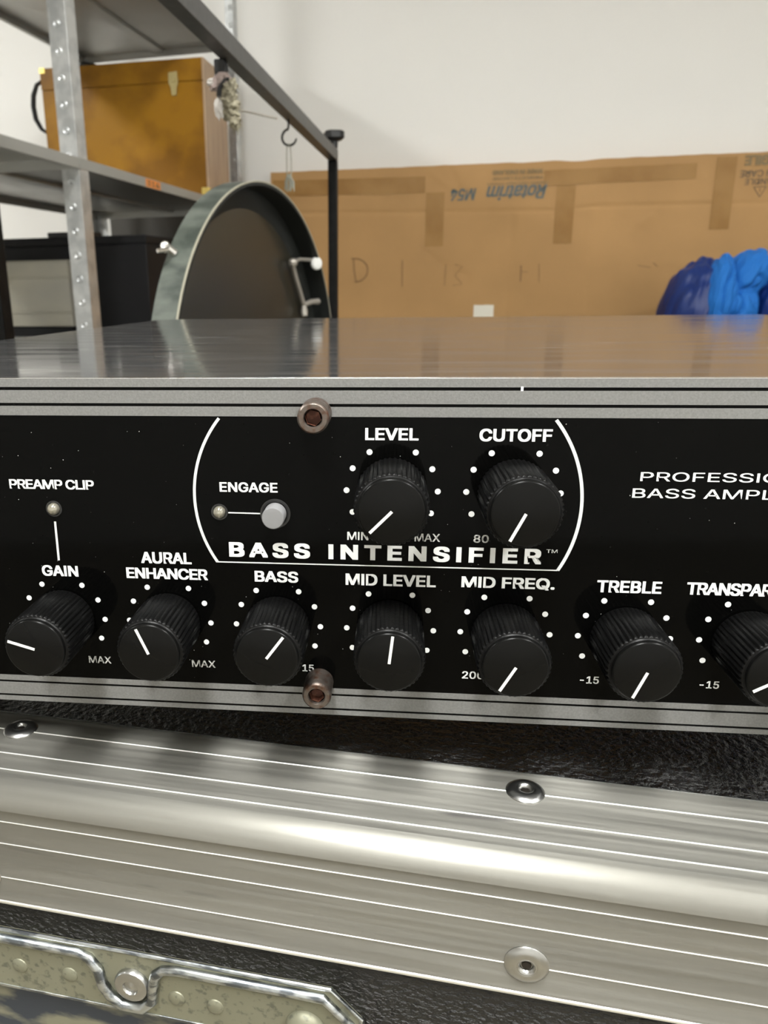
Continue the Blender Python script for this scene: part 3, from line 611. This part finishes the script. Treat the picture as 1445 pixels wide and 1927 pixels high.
for z in zs:
    row = []
    for i in range(nx+1):
        x = KX0+(KX1-KX0)*i/nx; y = KY+1.0*noise.noise(Vector((x*.006, z*.006, 0)))+noise.noise(Vector((x*.03, z*.02, 5)))*.5
        if z > -450:
            for a, b_, dep, wd in CRE:
                d = seg_d((x, z), a, b_)
                if d < wd*3: y += dep*math.exp(-(d/wd)**2)
        zz = z
        if z > KT-30: zz += ((z-KT+30)/30)*(1.6*noise.noise(Vector((x*.02, 3, 1)))-4.5*math.exp(-((x-350)/45)**2)-2.5*math.exp(-((x-180)/30)**2))
        row.append(g.bm.verts.new((x, y, zz)))
    G.append(row)
for A, B in zip(G, G[1:]):
    for i in range(nx): g.bm.faces.new((A[i], A[i+1], B[i+1], B[i]))
# back sheet closes the box
bk = [g.bm.verts.new((v.co.x, 2688, v.co.z)) for v in G[-1]]; bk0 = [g.bm.verts.new((v.co.x, 2688, v.co.z)) for v in G[0]]
for i in range(nx): g.bm.faces.new((G[-1][i], G[-1][i+1], bk[i+1], bk[i])); g.bm.faces.new((bk[i], bk[i+1], bk0[i+1], bk0[i])); g.bm.faces.new((bk0[i], bk0[i+1], G[0][i+1], G[0][i]))
for i_, side in ((0, 0), (nx, nx)):
    g.bm.faces.new([G[k][side] for k in range(len(G))]+[bk[side], bk0[side]])
part('carton', g, M['card'], cb)
FYP = KY-1.7
def flat(name, m, x0, x1, z0, z1, lab=None, skew=0, th=1.2):
    n = 14; b = MB(); pts = []
    up = [(x0+(x1-x0)*k/n, z1+skew*k/n+random.uniform(-.6, .6)) for k in range(n+1)]; lo = [(x0+(x1-x0)*k/n, z0+skew*k/n+random.uniform(-.6, .6)) for k in range(n+1)]
    b.prism(lo+up[::-1], 'y', FYP, FYP+th); part(name, b, M[m], cb, lab, smooth=False)
flat('tape', 'tape', -660, -137, 334, 386, 'strip of brown parcel tape', -6)
flat('tape', 'tape', 246, 706, 338, 384, None, 4)
flat('tape', 'tape', -133, -72, 158, 329); flat('tape', 'tape', 287, 346, 158, 337); flat('tape', 'tape', 762, 820, 190, 402)
flat('paper_scrap', 'paper', 40, 107, -90, -36, 'small white paper sticker')
def ctext(t, x0, x1, z0, z1, m, bold=.02, shear=0.0, sp=1.0):
    part('lettering', text_mb(t, x0, x1, z0, z1, FYP-.4, bold, sp, shear, True, .6), M[m], cb, smooth=False)
ctext('Rotatrim', 64, 257, 298, 343, 'ink', .022, .3); ctext('M54', -52, 31, 301, 338, 'ink', .022, .25)
ctext('precision rotary paper trimmers', 66, 258, 344, 353, 'inkf', .02); ctext('PRODUCTS LIMITED', 83, 240, 360, 369, 'inkf', .03); ctext('MADE IN ENGLAND', 81, 238, 375, 390, 'inkf', .03)
ctext('WITH CARE', 833, 975, 341, 361, 'inkg', .008); ctext('HANDLE', 849, 945, 319, 336, 'inkg', .008); ctext('FRAGILE', 842, 975, 374, 404, 'inkf', .05)
def stroke(pts, w_, m, name='marker_stroke'):
    b = MB(); b.tube([(p[0], FYP+.3, p[1]) for p in pts], w_, 6, flat=1.0); part(name, b, M[m], cb)
tri = MB()
for a, b_ in (((877, 312), (913, 312)), ((913, 312), (898, 283)), ((898, 283), (877, 312)), ((896, 308), (897, 297))):
    tri.tube([(a[0], FYP+.3, a[1]), (b_[0], FYP+.3, b_[1])], 1.0, 6)
part('warning_triangle', tri, M['inkg'], cb)
stroke([(-378, 122), (-376, 84), (-368, 46)], 1.6, 'pencil')
stroke([(-386, 124)]+[(-372+44*math.sin(math.radians(a)), 85+39*math.cos(math.radians(a))) for a in range(0, 185, 15)], 1.6, 'pencil')
stroke([(-208, 115), (-207, 28)], 1.4, 'pencil'); stroke([(-60, 100), (-62, 30)], 1.1, 'pencil'); stroke([(-30, 98), (-4, 92), (-28, 62), (-2, 34), (-34, 30)], 1.1, 'pencil')
stroke([(190, 92), (191, 40)], 2.0, 'pencil'); stroke([(190, 72), (214, 70)], 1.0, 'pencil'); stroke([(248, 96), (251, 36)], 1.0, 'pencil')
stroke([(560, 85), (600, 78)], 1.0, 'pencil'); stroke([(606, 92), (622, 80)], 1.0, 'pencil')

# ================================================================== blue jacket heaped on a case
ec = A4.root('equipment_case', 'black equipment case under the blue jacket', 'case', (830, 2300, FZ))
part('body', MB().box(540, 1140, 2120, 2480, FZ+.2, -150, 3), M['bcase'], ec)
part('lid', MB().box(538, 1142, 2118, 2482, -149.7, -95, 3), M['bcase'], ec)
jk = A4.root('jacket', 'crumpled blue jacket heaped in front of the cardboard box', 'jacket', (800, 2300, -95))
def fold(c, rad, m, seed, folds, depth, lab=None, tilt=0.0, amp=.12, nm='shell', wr=.05):
    """a draped lump: smooth outline with a few soft ridges running over it"""
    b = MB(); r = bmesh.ops.create_icosphere(b.bm, subdivisions=6, radius=1.0)
    for v in r['verts']:
        d = v.co.normalized(); q = d*1.3+Vector((seed, seed*.7, -seed))
        wv = noise.noise(q)*2.2+d.x*folds*(.5+.3*d.z)+d.y*folds*.35
        k = 1+amp*noise.noise(q*.9)+depth*(abs(math.sin(wv+1.5*noise.noise(q*1.5)))**.7-.6)
        k += wr*noise.noise(Vector((d.x*7, d.y*7, d.z*2.5+seed)))
        p = Vector((d.x*rad[0], d.y*rad[1], d.z*rad[2]))*k
        ct, s_ = math.cos(tilt), math.sin(tilt); p = Vector((p.x*ct-p.z*s_, p.y, p.x*s_+p.z*ct))
        p = Vector(c)+p; p.z = max(p.z, -94.8+random.uniform(0, .1)); v.co = p
    return part(nm, b, M[m], jk, lab)
fold((662, 2300, -60), (92, 105, 160), 'navy', 2.0, 2.6, .13, lab='dark royal blue shell fabric', tilt=-.25)
fold((915, 2262, -60), (108, 100, 125), 'navy', 5.0, 2.2, .15)
fold((704, 2262, -30), (46, 84, 130), 'blue', 3.3, 1.8, .10, lab='bright blue lining turned outwards', tilt=-.10, nm='lining')
fold((782, 2290, 34), (56, 80, 86), 'blue', 8.1, 2.4, .16, tilt=-.45, nm='lining')
fold((752, 2262, -50), (62, 74, 84), 'blue', 6.2, 2.6, .14, nm='lining')

for o in list(bpy.data.objects):
    if 'base' in o: del o['base']
